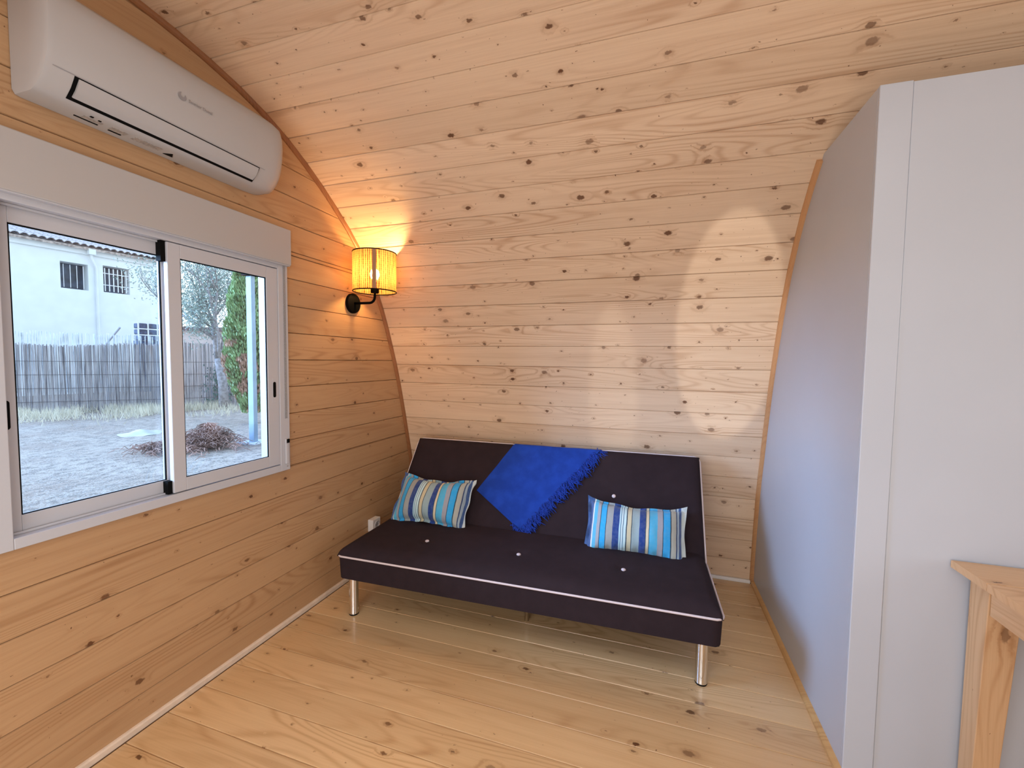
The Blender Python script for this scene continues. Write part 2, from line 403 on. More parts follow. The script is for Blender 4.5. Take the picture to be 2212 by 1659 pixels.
# rail lips of the sliding tracks
fr.box((-.020, LY, BZ), (-.016, RY, BZ + .008)).box((-.058, LY, BZ), (-.054, RY, BZ + .008)).box((-.020, LY, TZ), (-.016, RY, TZ - .008))
P_(fr, 'window_frame', MT['upvc'], bevel=.002)
s = NT('window_glass'); tr = s.n('BsdfTransparent'); gl = s.n('BsdfGlossy'); gl.inputs['Roughness'].default_value = .0; mx = s.n('MixShader')
tr.inputs[0].default_value = (.96, .985, .985, 1); mx.inputs[0].default_value = .05
s.t.links.new(tr.outputs[0], mx.inputs[1]); s.t.links.new(gl.outputs[0], mx.inputs[2]); s.t.links.new(mx.outputs[0], s.out.inputs[0]); MT['glass'] = s.m
def sash(y0, y1, x0, x1, gy0, gy1, gz0, gz1):
    b = MB(); z0, z1 = BZ + .004, TZ - .003
    b.box((x0, y0, z0), (x1, gy0, z1)).box((x0, gy1, z0), (x1, y1, z1)).box((x0, gy0, z0), (x1, gy1, gz0)).box((x0, gy0, gz1), (x1, gy1, z1))
    o = P_(b, 'sash', MT['upvc'], bevel=.0018)
    xm = (x0 + x1) / 2
    q = MB().box((xm - .002, gy0 - .004, gz0 - .004), (xm + .002, gy1 + .004, gz1 + .004)).obj('pane', MT['glass'], o)
    q.matrix_parent_inverse = Matrix.Translation(-Vector(win.location)) if False else Matrix()
    gk = MB()
    t = .004
    gk.box((xm + .003, gy0, gz0), (x1 - .004, gy0 + t, gz1)).box((xm + .003, gy1 - t, gz0), (x1 - .004, gy1, gz1)).box((xm + .003, gy0, gz1 - t), (x1 - .004, gy1, gz1)).box((xm + .003, gy0, gz0), (x1 - .004, gy1, gz0 + t * .6))
    gk.obj('gasket', MT['black'], o)
    return o
sl = sash(yh(.512), yh(.882), -.050, -.026, yh(.545), yh(.842), .651 * H, 1.280 * H)
sr = sash(yh(.842), RY - .001, -.012, .010, yh(.876), yh(1.160), .652 * H, 1.277 * H)
MB().box((-.026, yh(.830), 1.262 * H), (.0, yh(.8425), 1.318 * H)).box((-.026, yh(.830), .614 * H), (.0, yh(.8425), .650 * H)).obj('brush_seal', MT['black'], sl)
def slot(yc, zc, hh, x, par):
    b = MB(); n = 10; w = .008
    pl = [(yc + w * math.cos(PI * i / n), zc + hh + w * math.sin(PI * i / n)) for i in range(n + 1)] + [(yc - w * math.cos(PI * i / n), zc - hh - w * math.sin(PI * i / n)) for i in range(n + 1)]
    b.prism(pl, 0, x - .002, x + .0015); return b.obj('handle', MT['black'], par)
def pan(yc, zc, hh, x, par):
    b = MB(); b.box((x, yc - .012, zc - hh - .03), (x + .0012, yc + .012, zc + hh + .03)); return b.obj('handle_plate', MT['upvc'], par, bevel=.0006)
slot(yh(1.186), .888 * H, .030, .010, sr); pan(yh(1.186), .885 * H, .03, .0095, sr)
slot(yh(.5285), .872 * H, .035, -.026, sl); pan(yh(.532), .868 * H, .04, -.0265, sl)
# roller shutter box and strap
sb = MB(); bx = .042; by0, by1, bz0, bz1 = yh(.450), yh(1.248), 1.334 * H, 1.460 * H
sb.box((0.001, by0, bz0), (bx, by1, bz1))
P_(sb, 'shutter_box', MT['boxw'], bevel=.004)
P_(MB().box((.001, by0 + .004, bz0 - .004), (bx - .006, by1 - .004, bz0 + .001)), 'shutter_box_lid', MT['upvc'])
st = MB(); sy = yh(1.232)
st.box((fo, sy - .007, .78 * H), (fo + .002, sy + .007, 1.335 * H))
MT['strap'] = flat('grey_strap', (.30, .30, .31), .8, nz=.2, nsc=300)
P_(st, 'shutter_strap', MT['strap'])
w = P_(MB().box((fo, sy - .012, .612 * H), (fo + .010, sy + .008, .705 * H)), 'strap_winder', MT['upvc'], bevel=.004)
P_(MB().box((fo + .006, sy - .008, .690 * H), (fo + .013, sy + .008, .704 * H)), 'strap_slot', MT['black'])
for q in (.602, .640): P_(MB().lathe([(0, .002), (.0035, .002), (.004, 0)], (fo, sy + .004, q * H), 0, 12), 'screw', MT['strap'])
# outside reveal
rv = MB(); rv.box((-.16, WY0 - .02, WZ0 - .03), (-.062, WY1 + .02, WZ0)).box((-.16, WY0 - .02, WZ1), (-.062, WY1 + .02, WZ1 + .02)).box((-.16, WY0 - .02, WZ0), (-.062, WY0, WZ1)).box((-.16, WY1, WZ0), (-.062, WY1 + .02, WZ1))
rv.box((-.110, WY1 - .028, WZ0), (-.085, WY1, WZ1)).box((-.110, WY0, WZ0), (-.085, WY0 + .028, WZ1))
P_(rv, 'shutter_guide', MT['upvc'])

# ------------------------------------------------------------------ air conditioner
ac = empty('air_conditioner', (0, yh(.86), 2.11)); tag(ac, 'white split air conditioner mounted high on the gable above the window', 'air conditioner')
ay0, ay1 = yh(.553), yh(1.150)
apf = [(.002, 2.112), (.080, 2.112), (.103, 2.122), (.128, 2.145), (.147, 2.172), (.160, 2.206), (.169, 2.25), (.174, 2.30), (.172, 2.345), (.162, 2.378), (.140, 2.398), (.10, 2.404), (.002, 2.405)]
def acb(b, mi=0):
    st = [(ay0, .93, .90), (ay0 + .006, .985, .985), (ay0 + .018, 1, 1), (ay1 - .10, 1, 1), (ay1 - .06, .985, .992), (ay1 - .035, .95, .975), (ay1 - .015, .87, .94), (ay1 - .004, .72, .87), (ay1, .5, .75)]
    n = len(apf); v = []
    for yy, sx, sz in st:
        for x, z in apf: v.append((x * sx, yy, 2.256 + (z - 2.256) * sz))
    f = [(i * n + j, i * n + j + 1, (i + 1) * n + j + 1, (i + 1) * n + j) for i in range(len(st) - 1) for j in range(n - 1)]
    f += [tuple(range(n)), tuple((len(st) - 1) * n + j for j in range(n))]
    b.add(v, f, mi)
def CH(par, o): o.parent = par; o.matrix_parent_inverse = par.matrix_basis.inverted(); return o
b = MB(); acb(b); CH(ac, b.obj('body', MT['ac'], smooth=True, auto=38))
# louvre: dark slot with a curved flap set in it
def acp(t, off, yy):      # a point on the chin between profile points 2..6, t in 0..4
    i = min(3, int(t)); a, c = Vector(apf[2 + i]), Vector(apf[3 + i]); p = a.lerp(c, t - i); d = (c - a).normalized(); n_ = Vector((d.y, -d.x)); return (p.x + n_.x * off, yy, p.y + n_.y * off)
lv0, lv1 = yh(.603), yh(1.052)
b = MB(); b.grid(lambda u, v: acp(-.0 + 2.12 * v, .0012, lv0 + (lv1 - lv0) * u), 4, 10); CH(ac, b.obj('outlet_slot', MT['black']))
b = MB()
b.grid(lambda u, v: acp(.34 + 1.68 * v, .0050 + .003 * math.sin(PI * v), lv0 + .010 + (lv1 - lv0 - .016) * u), 4, 10)
b.grid(lambda u, v: acp(.34 + 1.68 * v, .0015, lv0 + .010 + (lv1 - lv0 - .016) * u), 4, 10)
CH(ac, b.obj('louvre', MT['ac'], smooth=True))
b = MB(); b.grid(lambda u, v: acp(2.12 + .05 * v, .0018, ay0 + .02 + (ay1 - ay0 - .13) * u), 4, 1); CH(ac, b.obj('panel_seam', MT['grey']))
b = MB()
def ring(b, cy, cz, r0, r1, a0, a1, n=18):      # swirl emblem on the front
    v = []
    for i in range(n + 1):
        a = a0 + (a1 - a0) * i / n; w = math.sin(PI * i / n) ** .7
        for r in (r1 - (r1 - r0) * w, r1): v.append((.1742, cy + r * math.cos(a), cz + r * math.sin(a)))
    b.add(v, [(2 * i, 2 * i + 2, 2 * i + 3, 2 * i + 1) for i in range(n)])
ring(b, yh(.811), 2.277, .002, .0135, PI * .55, PI * 2.25)
CH(ac, b.obj('emblem', MT['grey']))
def text(name, body, size, mat, M_, par, ext=.0003):
    c = bpy.data.curves.new(name, 'FONT'); c.body = body; c.size = size; c.extrude = ext; c.align_x = 'LEFT'; c.resolution_u = 2
    t = bpy.data.objects.new(name + '_tmp', c); COL.objects.link(t); dg = bpy.context.evaluated_depsgraph_get(); dg.update()
    me = bpy.data.meshes.new_from_object(t.evaluated_get(dg)); bpy.data.objects.remove(t); me.materials.clear(); me.materials.append(mat)
    o = bpy.data.objects.new(name, me); COL.objects.link(o); o.matrix_world = M_; o.parent = par; o.matrix_parent_inverse = par.matrix_basis.inverted(); return o
def frameM(X, Y, O):
    X = Vector(X).normalized(); Y = Vector(Y).normalized(); Z = X.cross(Y); q = Matrix((X, Y, Z)).transposed().to_4x4(); q.translation = Vector(O); return q
text('lettering', 'Saunier Duval', .0155, MT['grey'], frameM((0, 1, 0), (0, 0, 1), (.1746, yh(.826), 2.268)), ac)
# stickers under the chin
MT['label_grey'] = flat('sticker_grey', (.40, .37, .35), .6, nz=.25, nsc=150)
def under(y, x, w, d, mat, name='sticker'):
    CH(ac, MB().box((x, y, 2.1102), (x + d, y + w, 2.1128)).obj(name, mat))
under(yh(.648), .050, .050, .016, MT['label_grey']); under(yh(.700), .046, .045, .026, MT['label_grey']); under(yh(.705), .034, .035, .006, MT['black']); under(yh(.640), .036, .060, .005, MT['black'])
under(yh(.748), .044, .085, .028, MT['label_grey']); under(yh(.655), .074, .008, .007, MT['black']); under(yh(.672), .070, .007, .006, MT['black'])
CH(ac, MB().prism([(.036, yh(.826)), (.036, yh(.850)), (.064, yh(.838))], 2, 2.1102, 2.1128).obj('warning_triangle', MT['black']))

# ------------------------------------------------------------------ sconce
ly, lz = yh(1.614), 1.247 * H
lamp = empty('wall_lamp', (0, ly, lz)); tag(lamp, 'lit black wall lamp with round woven cane shade in the corner', 'wall lamp')
CH(lamp, MB().lathe([(0, .022), (.052, .022), (.058, .019), (.060, .012), (.060, .001), (0, .001)], (0, ly, lz), 0, 40).obj('wall_plate', MT['blackmetal'], smooth=True, auto=35))
ax = .165; sz0, sz1, srd = 1.773, 2.000, .125
pts = [(.02, ly, lz)] + [(ax - .035, ly, lz)] + [(ax - .035 + .035 * math.sin(a), ly, lz + .035 * (1 - math.cos(a))) for a in (PI / 8, PI / 4, 3 * PI / 8, PI / 2)] + [(ax, ly, sz0 + .015)]
CH(lamp, MB().tube(pts, .0075, 12).obj('arm', MT['blackmetal'], smooth=True))
CH(lamp, MB().lathe([(0, -.006), (.022, -.006), (.024, 0), (.024, .028), (.017, .032), (.017, .06), (0, .06)], (ax, ly, sz0 - .002), 2, 24).obj('socket', MT['blackmetal'], smooth=True, auto=40))
s = NT('bulb_glow'); e = s.n('Emission'); e.inputs[0].default_value = (1, .56, .20, 1); e.inputs[1].default_value = 300.; s.t.links.new(e.outputs[0], s.out.inputs[0])
bl = [(.0, .135)] + [(.030 * math.sin(a), .105 + .030 * math.cos(a)) for a in (PI / 8, PI / 4, 3 * PI / 8, PI / 2, 5 * PI / 8)] + [(.014, .07), (.013, .058)]
CH(lamp, MB().lathe(bl, (ax, ly, sz0), 2, 20).obj('bulb', s.m, smooth=True))
# cane shade: translucent with woven strands
s = NT('cane_weave'); co = s.n('TexCoord').outputs['Object']; x, yy, z = s.sep(co)
ang = s.M('ARCTAN2', s.M('SUBTRACT', yy, ly), s.M('SUBTRACT', x, ax))
w1 = s.M('SINE', s.M('MULTIPLY_ADD', ang, 62., s.M('MULTIPLY', s.noise(s.xyz(s.M('MULTIPLY', ang, 3.), 0., s.M('MULTIPLY', z, 2.)), 3, 2), 9.)))
w2 = s.M('SINE', s.M('MULTIPLY', z, 520.)); nz_ = s.noise(s.xyz(s.M('MULTIPLY', ang, 9.), 0., s.M('MULTIPLY', z, 60.)), 1, 2)
wv = s.M('MULTIPLY_ADD', s.ss(w1, .0, .8), .85, s.M('MULTIPLY', s.ss(w2, .4, 1.), .22)); wv = s.M('MINIMUM', s.M('MULTIPLY', wv, s.ss(nz_, .2, .75, .6, 1.3)), 1.)
ccol = s.mix(wv, (.42, .25, .085), (.11, .042, .012))
df = s.n('BsdfDiffuse'); s.put(df.inputs[0], ccol); tl = s.n('BsdfTranslucent'); s.put(tl.inputs[0], ccol); mx = s.n('MixShader'); mx.inputs[0].default_value = .5
s.t.links.new(df.outputs[0], mx.inputs[1]); s.t.links.new(tl.outputs[0], mx.inputs[2])
tp = s.n('BsdfTransparent'); m2 = s.n('MixShader'); s.put(m2.inputs[0], s.M('MULTIPLY', s.M('SUBTRACT', 1., wv), .07)); s.t.links.new(mx.outputs[0], m2.inputs[1]); s.t.links.new(tp.outputs[0], m2.inputs[2]); s.t.links.new(m2.outputs[0], s.out.inputs[0])
shade = CH(lamp, MB().lathe([(srd, sz0), (srd, sz1)], (ax, ly, 0), 2, 64).obj('lamp_shade', s.m, smooth=True))
def torus(b, c, R, r, n=48, m_=8):
    v = []
    for i in range(n):
        a = 2 * PI * i / n
        for j in range(m_):
            q = 2 * PI * j / m_; v.append((c[0] + (R + r * math.cos(q)) * math.cos(a), c[1] + (R + r * math.cos(q)) * math.sin(a), c[2] + r * math.sin(q)))
    b.add(v, [(i * m_ + j, ((i + 1) % n) * m_ + j, ((i + 1) % n) * m_ + (j + 1) % m_, i * m_ + (j + 1) % m_) for i in range(n) for j in range(m_)]); return b
for zz_ in (sz0, sz1):
    CH(lamp, torus(MB(), (ax, ly, zz_), srd, .0032).obj('shade_rim', MT['blackmetal'], smooth=True))
b = MB()
for k in range(3):
    a = 2 * PI * k / 3 + .3; b.tube([(ax + .02 * math.cos(a), ly + .02 * math.sin(a), sz0 + .02), (ax + srd * math.cos(a), ly + srd * math.sin(a), sz0 + .003)], .0015, 6)
CH(lamp, b.obj('shade_spider', MT['blackmetal']))
sm = flat('cane_overlap', (.40, .20, .10), .7)
a0 = math.atan2(CAM.y - ly, CAM.x - ax)
b = MB(); b.grid(lambda u, v: (ax + (srd + .0015) * math.cos(a0 + (u - .5) * .17 - .02), ly + (srd + .0015) * math.sin(a0 + (u - .5) * .17 - .02), sz0 + .003 + v * (sz1 - sz0 - .006)), 4, 2)
CH(lamp, b.obj('shade_overlap', sm))

# ------------------------------------------------------------------ wall socket
so = empty('wall_socket', (0, yh(1.775), .222)); tag(so, 'small white surface-mounted socket box on the gable beside the sofa', 'socket')
sy0, sy1, sz_0, sz_1 = yh(1.715), yh(1.775), .232, .312
CH(so, MB().box((0.001, sy0, sz_0), (.042, sy1, sz_1)).obj('box', MT['skirt_white'], bevel=.004))
CH(so, MB().lathe([(.0, .0), (.019, .0), (.020, .004), (.024, .004), (.025, .0), (.0251, -.002)], (.0425, (sy0 + sy1) / 2, (sz_0 + sz_1) / 2), 0, 28).obj('outlet', MT['upvc'], smooth=True, auto=30))
for q in (-.009, .009): CH(so, MB().lathe([(0, .0012), (.0028, .0012), (.0028, 0)], (.0425, (sy0 + sy1) / 2 + q, (sz_0 + sz_1) / 2), 0, 10).obj('pin_hole', MT['black']))
CH(so, MB().box((.001, (sy0 + sy1) / 2 - .009, .027), (.012, (sy0 + sy1) / 2 + .009, sz_0)).obj('cable_duct', MT['skirt_white'], bevel=.002))

# ------------------------------------------------------------------ sofa bed
SW = .918; SD = .50
sofa = empty('sofa_bed', WP(-.449, 1.328, 0), (0, 0, math.radians(1.3)))
tag(sofa, 'dark aubergine fabric sofa bed with pale piping and chrome legs', 'sofa')
def SP(o): o.parent = sofa; return o
tx = [-.62, -.14, .35]
PB, ZP, ZT = .226, .345, .392
def fedge(d, R): d = max(0, min(1, d / R)); return math.sqrt(max(0, 1 - (1 - d) ** 2))
def seat_top(u, v):
    x = -SW + 2 * SW * u; y = SD * v + 0.0
    d = min(x + SW, SW - x); z = ZP + (ZT - ZP) * min(fedge(d, .06), fedge(y, .085), 1)
    for t in (-.52, .0, .52):
        r = math.hypot((x - t), (y - .235)); z -= .014 * math.exp(-(r / .035) ** 2)
        z -= .0018 * math.exp(-((x - t) / .012) ** 2)
    z += .004 * noise.noise(Vector((x * 3, y * 4, 1)))* min(1, d/.06, y/.08)
    return (x, y, z)
b = MB(); NU, NV = 120, 40
def warp(t, n): return t
us = [0, .004, .010, .018, .026, .034] + [.05 + .9 * i / 70 for i in range(71)] + [.966, .974, .982, .99, .996, 1]
vs_ = [0, .01, .03, .06, .10, .14, .18] + [.20 + .8 * i / 24 for i in range(25)]
v = [seat_top(u, q) for q in vs_ for u in us]; n = len(us); f = [(j * n + i, j * n + i + 1, (j + 1) * n + i + 1, (j + 1) * n + i) for j in range(len(vs_) - 1) for i in range(n - 1)]
b.add(v, f)
# apron sides with a soft lower edge, slightly tucked in
def loopP(t):  # t 0..1 along left-back -> front -> right-back, plan outline with small corner radius
    r = .03; L1 = SD - r; arc = r * PI / 2; L2 = 2 * SW - 2 * r; T = 2 * L1 + 2 * arc + L2; q = t * T
    if q < L1: return (-SW, SD - q)
    q -= L1
    if q < arc: a = q / r; return (-SW + r - r * math.cos(a), r - r * math.sin(a))
    q -= arc
    if q < L2: return (-SW + r + q, 0)
    q -= L2
    if q < arc: a = q / r; return (SW - r + r * math.sin(a), r - r * math.cos(a))
    q -= arc; return (SW, r + q)
b.grid(lambda u, w: (loopP(u)[0] * (1 - .004 * w), loopP(u)[1] + .006 * w, ZP + (PB - ZP) * w ), 160, 6)
seat = SP(b.obj('seat', MT['sofa'], smooth=True, auto=50))
SP(MB().box((-SW + .02, .02, PB + .005), (SW - .02, SD, PB + .03)).obj('seat_base', MT['black']))
pp = [(*loopP(i / 120), ZP + .001 + .0035 * math.sin(i * .55) * 0) for i in range(121)]
pp = [(x * 1.003, y - .003, z) for x, y, z in pp]
SP(MB().tube(pp, .0048, 8).obj('seat_piping', MT['piping'], smooth=True))
# backrest: cushion lying in a tilted plane
j0 = Vector((0, (1.690 - 1.328) * H, .272 * H)); j1 = Vector((0, (1.955 - 1.328) * H, .607 * H))
T = (j1 - j0).normalized(); LB = (j1 - j0).length; Nn = Vector((0, -T.z, T.y))       # towards the sitter
b = MB(); TH = .10
def bk(x, t, h): return Vector((x, 0, 0)) + j0 + T * t + Nn * h
def back_top(u, w):
    x = -SW + 2 * SW * u; t = LB * w - .03 * (1 - w); d = min(x + SW, SW - x)
    h = -.030 + .030 * min(fedge(d, .055), fedge(LB - t, .06), 1)
    for q in (-.443, .0, .443):
        r = math.hypot(x - q, t - .29); h -= .012 * math.exp(-(r / .035) ** 2) + .0015 * math.exp(-((x - q) / .012) ** 2)
    return bk(x, t, h)
wsb = [i / 24 * .86 for i in range(25)] + [.89, .92, .945, .965, .98, .99, 1]
v = [tuple(back_top(u, q)) for q in wsb for u in us]; b.add(v, [(j * n + i, j * n + i + 1, (j + 1) * n + i + 1, (j + 1) * n + i) for j in range(len(wsb) - 1) for i in range(n - 1)])
def bl_(t):
    r = .03; L1 = LB + .03 - r; arc = r * PI / 2; L2 = 2 * SW - 2 * r; TT = 2 * L1 + 2 * arc + L2; q = t * TT
    if q < L1: return (-SW, -.03 + q)
    q -= L1
    if q < arc: a = q / r; return (-SW + r - r * math.cos(a), LB - r + r * math.sin(a))
    q -= arc
    if q < L2: return (-SW + r + q, LB)
    q -= L2
    if q < arc: a = q / r; return (SW - r + r * math.sin(a), LB - r + r * math.cos(a))
    q -= arc; return (SW, LB - r - q)
b.grid(lambda u, w: bk(bl_(u)[0] * (1 - .01 * w), bl_(u)[1] - .01 * w, -.030 - (TH - .03) * w), 160, 4)
b.grid(lambda u, w: bk((-SW + 2 * SW * u) * .99, -.04 + (LB + .03) * w, -TH), 4, 2)
back = SP(b.obj('backrest', MT['sofa'], smooth=True, auto=50))
SP(MB().tube([bk(bl_(i / 120)[0] * 1.002, bl_(i / 120)[1] + .002, -.029) for i in range(121)], .0045, 8).obj('backrest_piping', MT['piping'], smooth=True))
bt = MB(); bt.lathe([(0, .008), (.006, .0075), (.0105, .005), (.0115, .001), (.009, -.004)], (0, 0, 0), 2, 16)
bm_ = bt.mesh('button', MT['piping'], True)
def button(p, nrm):
    o = bpy.data.objects.new('button', bm_); COL.objects.link(o); o.parent = sofa
    q = Vector((0, 0, 1)).rotation_difference(nrm).to_matrix().to_4x4(); q.translation = p; o.matrix_basis = q
def px_back(px, py):
    S = Matrix.Translation(sofa.location) @ Matrix.Rotation(sofa.rotation_euler.z, 4, 'Z'); q = S.inverted() @ ON(px, py, S @ bk(0, 0, -.011), (S.to_3x3() @ Nn).normalized()); return q.x, (q - j0).dot(T)
BX, BT = px_back(1326, 1072)
for t in (-.52, .0, .52):
    button(Vector((t, .235, ZT - .013)), Vector((0, 0, 1))); button(bk(t * BX / .52, BT, -.011), Nn)
def leg(x, y, r=.0245):
    SP(MB().lathe([(0, PB + .012), (r, PB + .012), (r, .012), (r + .0006, .010), (r + .0006, .008), (0, .008)], (x, y, 0), 2, 36).obj('leg', MT['chrome'], smooth=True, auto=40))
    SP(MB().lathe([(0, .008), (r - .001, .008), (r + .0008, .004), (r - .001, 0), (0, 0)], (x, y, 0), 2, 36).obj('foot', MT['black'], smooth=True, auto=40))
lgs = [(-SW + .045, .075), (SW - .062, .100), (-SW + .06, .66), (SW - .06, .66)]
for i, (x, y) in enumerate(lgs): leg(x, y)
SP(MB().tube([(.03, .30, 0), (.03, .30, PB + .01)], .012, 10).obj('centre_support', MT['chrome'], smooth=True))
SP(MB().box((-.012, .06, PB - .02), (.004, .075, PB + .006)).obj('bracket', MT['upvc']))
SP(MB().box((-SW + .05, .50, PB), (SW - .05, .70, PB + .04)).obj('frame', MT['black']))
bpy.context.view_layer.update()
SM = sofa.matrix_world.copy()

# ------------------------------------------------------------------ blue throw over the backrest
Nw = (SM.to_3x3() @ Nn).normalized(); Pw = SM @ bk(0, 0, .006)
SMi = SM.inverted()
def onback(px, py):
    q = SMi @ ON(px, py, Pw, Nw); return q.x, (q - j0).dot(T)
A, B_, C_, D_ = onback(1113, 957), onback(1300, 966), onback(1128, 1150), onback(1030, 1059)
def Lp(a, b, t): return (a[0] + (b[0] - a[0]) * t, a[1] + (b[1] - a[1]) * t)
A = (A[0], LB - .004); B_ = (B_[0], LB - .004)
def bl_h(x, t): return .007 + .0035 * noise.noise(Vector((x * 6, t * 6, 3))) + .002 * noise.noise(Vector((x * 22, t * 9, 5)))
b = MB()
def thr(u, w, off=0):
    # w 0..1 : 0..0.8 face, .8..1 over the top and down behind
    if w <= .8:
        q = w / .8; p = Lp(Lp(D_, C_, u), Lp(A, B_, u), q ** 1.0)
        e = min(1, (LB - p[1]) / .03)
        return bk(p[0], p[1], bl_h(*p) + off - .028 * (1 - math.sqrt(max(0, 1 - (1 - max(0, e)) ** 2))))
    a = (w - .8) / .2; p = Lp(A, B_, u)
    if a < .4: th = a / .4 * PI / 2; return bk(p[0], LB - .004 + .014 * math.sin(th) + off * math.sin(th), -.024 - .02 * (1 - math.cos(th)) + off * math.cos(th))
    return bk(p[0] + .02 * (a - .4), LB + .010 + off, -.045 - .06 * (a - .4) / .6)
b.grid(lambda u, w: thr(u, w), 60, 70); b.grid(lambda u, w: thr(u, w, -.004), 60, 70)
# second layer of the fold, slightly inset
b.grid(lambda u, w: thr(.02 + .95 * u, .02 + .76 * w, .0035), 50, 50)
throw = b.obj('throw_blanket', MT['blanket'], smooth=True); throw.matrix_world = SM
tag(throw, 'bright blue fringed throw draped diagonally over the sofa backrest', 'blanket')
b = MB(); rnd = random.Random(3)
def tassel(p, d, L, r=.0022):
    pts = []; side = Vector((rnd.uniform(-1, 1), rnd.uniform(-.3, .3), rnd.uniform(-1, 1)))
    for i in range(6):
        q = i / 5; pts.append(p + d * (L * q) + side * (.016 * math.sin(q * 4 + rnd.random()) * q) + Nn * (.004 * math.sin(q * PI)))
    b.tube(pts, [r * 1.2, r, r * 1.1, r, r * .9, r * .7], 5)
eC = bk(C_[0], C_[1], 0); eB = bk(B_[0], B_[1], 0); ed = (eB - eC).normalized(); per = ed.cross(Nn).normalized()
if per.x < 0: per = -per
for i in range(330):
    q = rnd.random(); p = eC.lerp(eB, q) + Nn * (.008 + rnd.random() * .006) - per * rnd.uniform(-.002, .028)
    if q > .93: p -= Nn * .016
    tassel(p, (per * rnd.uniform(.6, 1) - ed * rnd.uniform(-.2, .9)).normalized(), rnd.uniform(.040, .075))
for i in range(26):
    q = rnd.random() * .2; p = eC.lerp(bk(D_[0], D_[1], 0), q) + Nn * .010; tassel(p, (per * .3 - ed * rnd.uniform(.4, 1)).normalized(), rnd.uniform(.012, .024))
fr_ = b.obj('fringe', MT['fringe'], throw, smooth=True, kind='stuff')

# ------------------------------------------------------------------ striped cushions
stripes = [(0, (.05, .11, .28)), (.030, (.70, .74, .72)), (.045, (.10, .45, .66)), (.085, (.36, .37, .40)), (.118, (.03, .06, .09)), (.128, (.03, .38, .74)), (.185, (.03, .06, .09)),
           (.195, (.33, .35, .34)), (.262, (.02, .055, .22)), (.335, (.45, .68, .74)), (.350, (.10, .20, .30)), (.356, (.62, .78, .80)), (.375, (.08, .18, .28)), (.381, (.55, .75, .78)), (.408, (.03, .06, .09)),
           (.418, (.58, .52, .34)), (.462, (.03, .06, .10)), (.472, (.30, .40, .42)), (.548, (.02, .055, .24)), (.610, (.04, .07, .10)), (.618, (.66, .58, .40)), (.648, (.04, .10, .14)), (.655, (.08, .42, .66)),
           (.735, (.34, .34, .38)), (.790, (.03, .06, .09)), (.800, (.03, .36, .72)), (.868, (.03, .06, .09)), (.880, (.42, .42, .36)), (.930, (.04, .07, .16)), (.945, (.36, .45, .50)), (.962, (.04, .09, .24)), (.990, (.55, .62, .62))]
s = NT('striped_cotton'); co = s.n('TexCoord').outputs['Object']; x, yy, z = s.sep(co)
f = s.M('MULTIPLY_ADD', s.M('ADD', x, s.M('MULTIPLY', s.M('SUBTRACT', s.noise(s.xyz(0., yy, 0.), 18, 2), .5), .004)), 1 / .47, .5)
cr = s.n('ValToRGB'); cr.color_ramp.interpolation = 'CONSTANT'; s.put(cr.inputs[0], f)
els = cr.color_ramp.elements
els[0].position = 0; els[0].color = (*stripes[0][1], 1); els[1].position = stripes[1][0]; els[1].color = (*stripes[1][1], 1)
for p, c in stripes[2:32]:
    q = els.new(p); q.color = (*c, 1)
nn = s.noise(co, 60, 4); c = s.mix(s.ss(nn, .35, .7, 0., .08), cr.outputs[0], (.45, .50, .52))
s.pbr(c, .9, 0, .2, bump=s.noise(co, 240, 2), bs=.4, bd=.003, Sheen_Weight=.2); MT['stripe'] = s.m
def cushion(label, O, X, Yv, w, h, seed, thick=.17, flip=1):
    b = MB(); NUc, NVc = 90, 64; rr = random.Random(seed)
    def side(sg):
        def P(u, v):
            a, c = 2 * u - 1, 2 * v - 1
            # pinched outline: edges bow inwards between the corners
            ex = w / 2 * (a * (1 - .05 * (1 - c * c) ** 1.5)) ; ey = h / 2 * (c * (1 - .21 * (1 - a * a) ** 1.1))
            ia, ic = min(1, abs(a) / .93), min(1, abs(c) / .89)
            bul = ((1 - ia ** 3.2) * (1 - ic ** 2.8)) ** .50
            z = sg * thick / 2 * bul
            wr = .010 * noise.noise(Vector((ex * 9, ey * 7, seed))) * (bul + .15) * 1.2
            rim = (abs(c) - .89) / .11 if abs(c) > .89 else 0; rim2 = (abs(a) - .93) / .07 if abs(a) > .93 else 0
            flg = .012 * math.sin(a * 9 + seed) * rim + .012 * math.sin(c * 7 + seed * 2) * rim2 + (.022 * rim * rim2)
            z += sg * .005 * math.sin(a * 34 + seed * 3) * math.exp(-((abs(c) - .84) / .08) ** 2)
            z -= sg * .004 * math.exp(-((abs(c) - .89) / .03) ** 2) * (abs(a) < .95)
            z -= sg * .004 * math.exp(-((abs(a) - .93) / .018) ** 2) * (abs(c) < .92)
            z += sg * .006 * noise.noise(Vector((ex * 25, ey * 8, seed * 4))) * bul
            return (ex + wr * .3, ey + wr * .4, z + wr + flg + sg * .0012)
        return P
    b.grid(side(1), NUc, NVc); b.grid(side(-1), NUc, NVc)
    o = b.obj('cushion', MT['stripe'], smooth=True)
    o.matrix_world = frameM(X, Yv, O) ; tag(o, label, 'cushion', 'striped cushions on the sofa bed'); return o
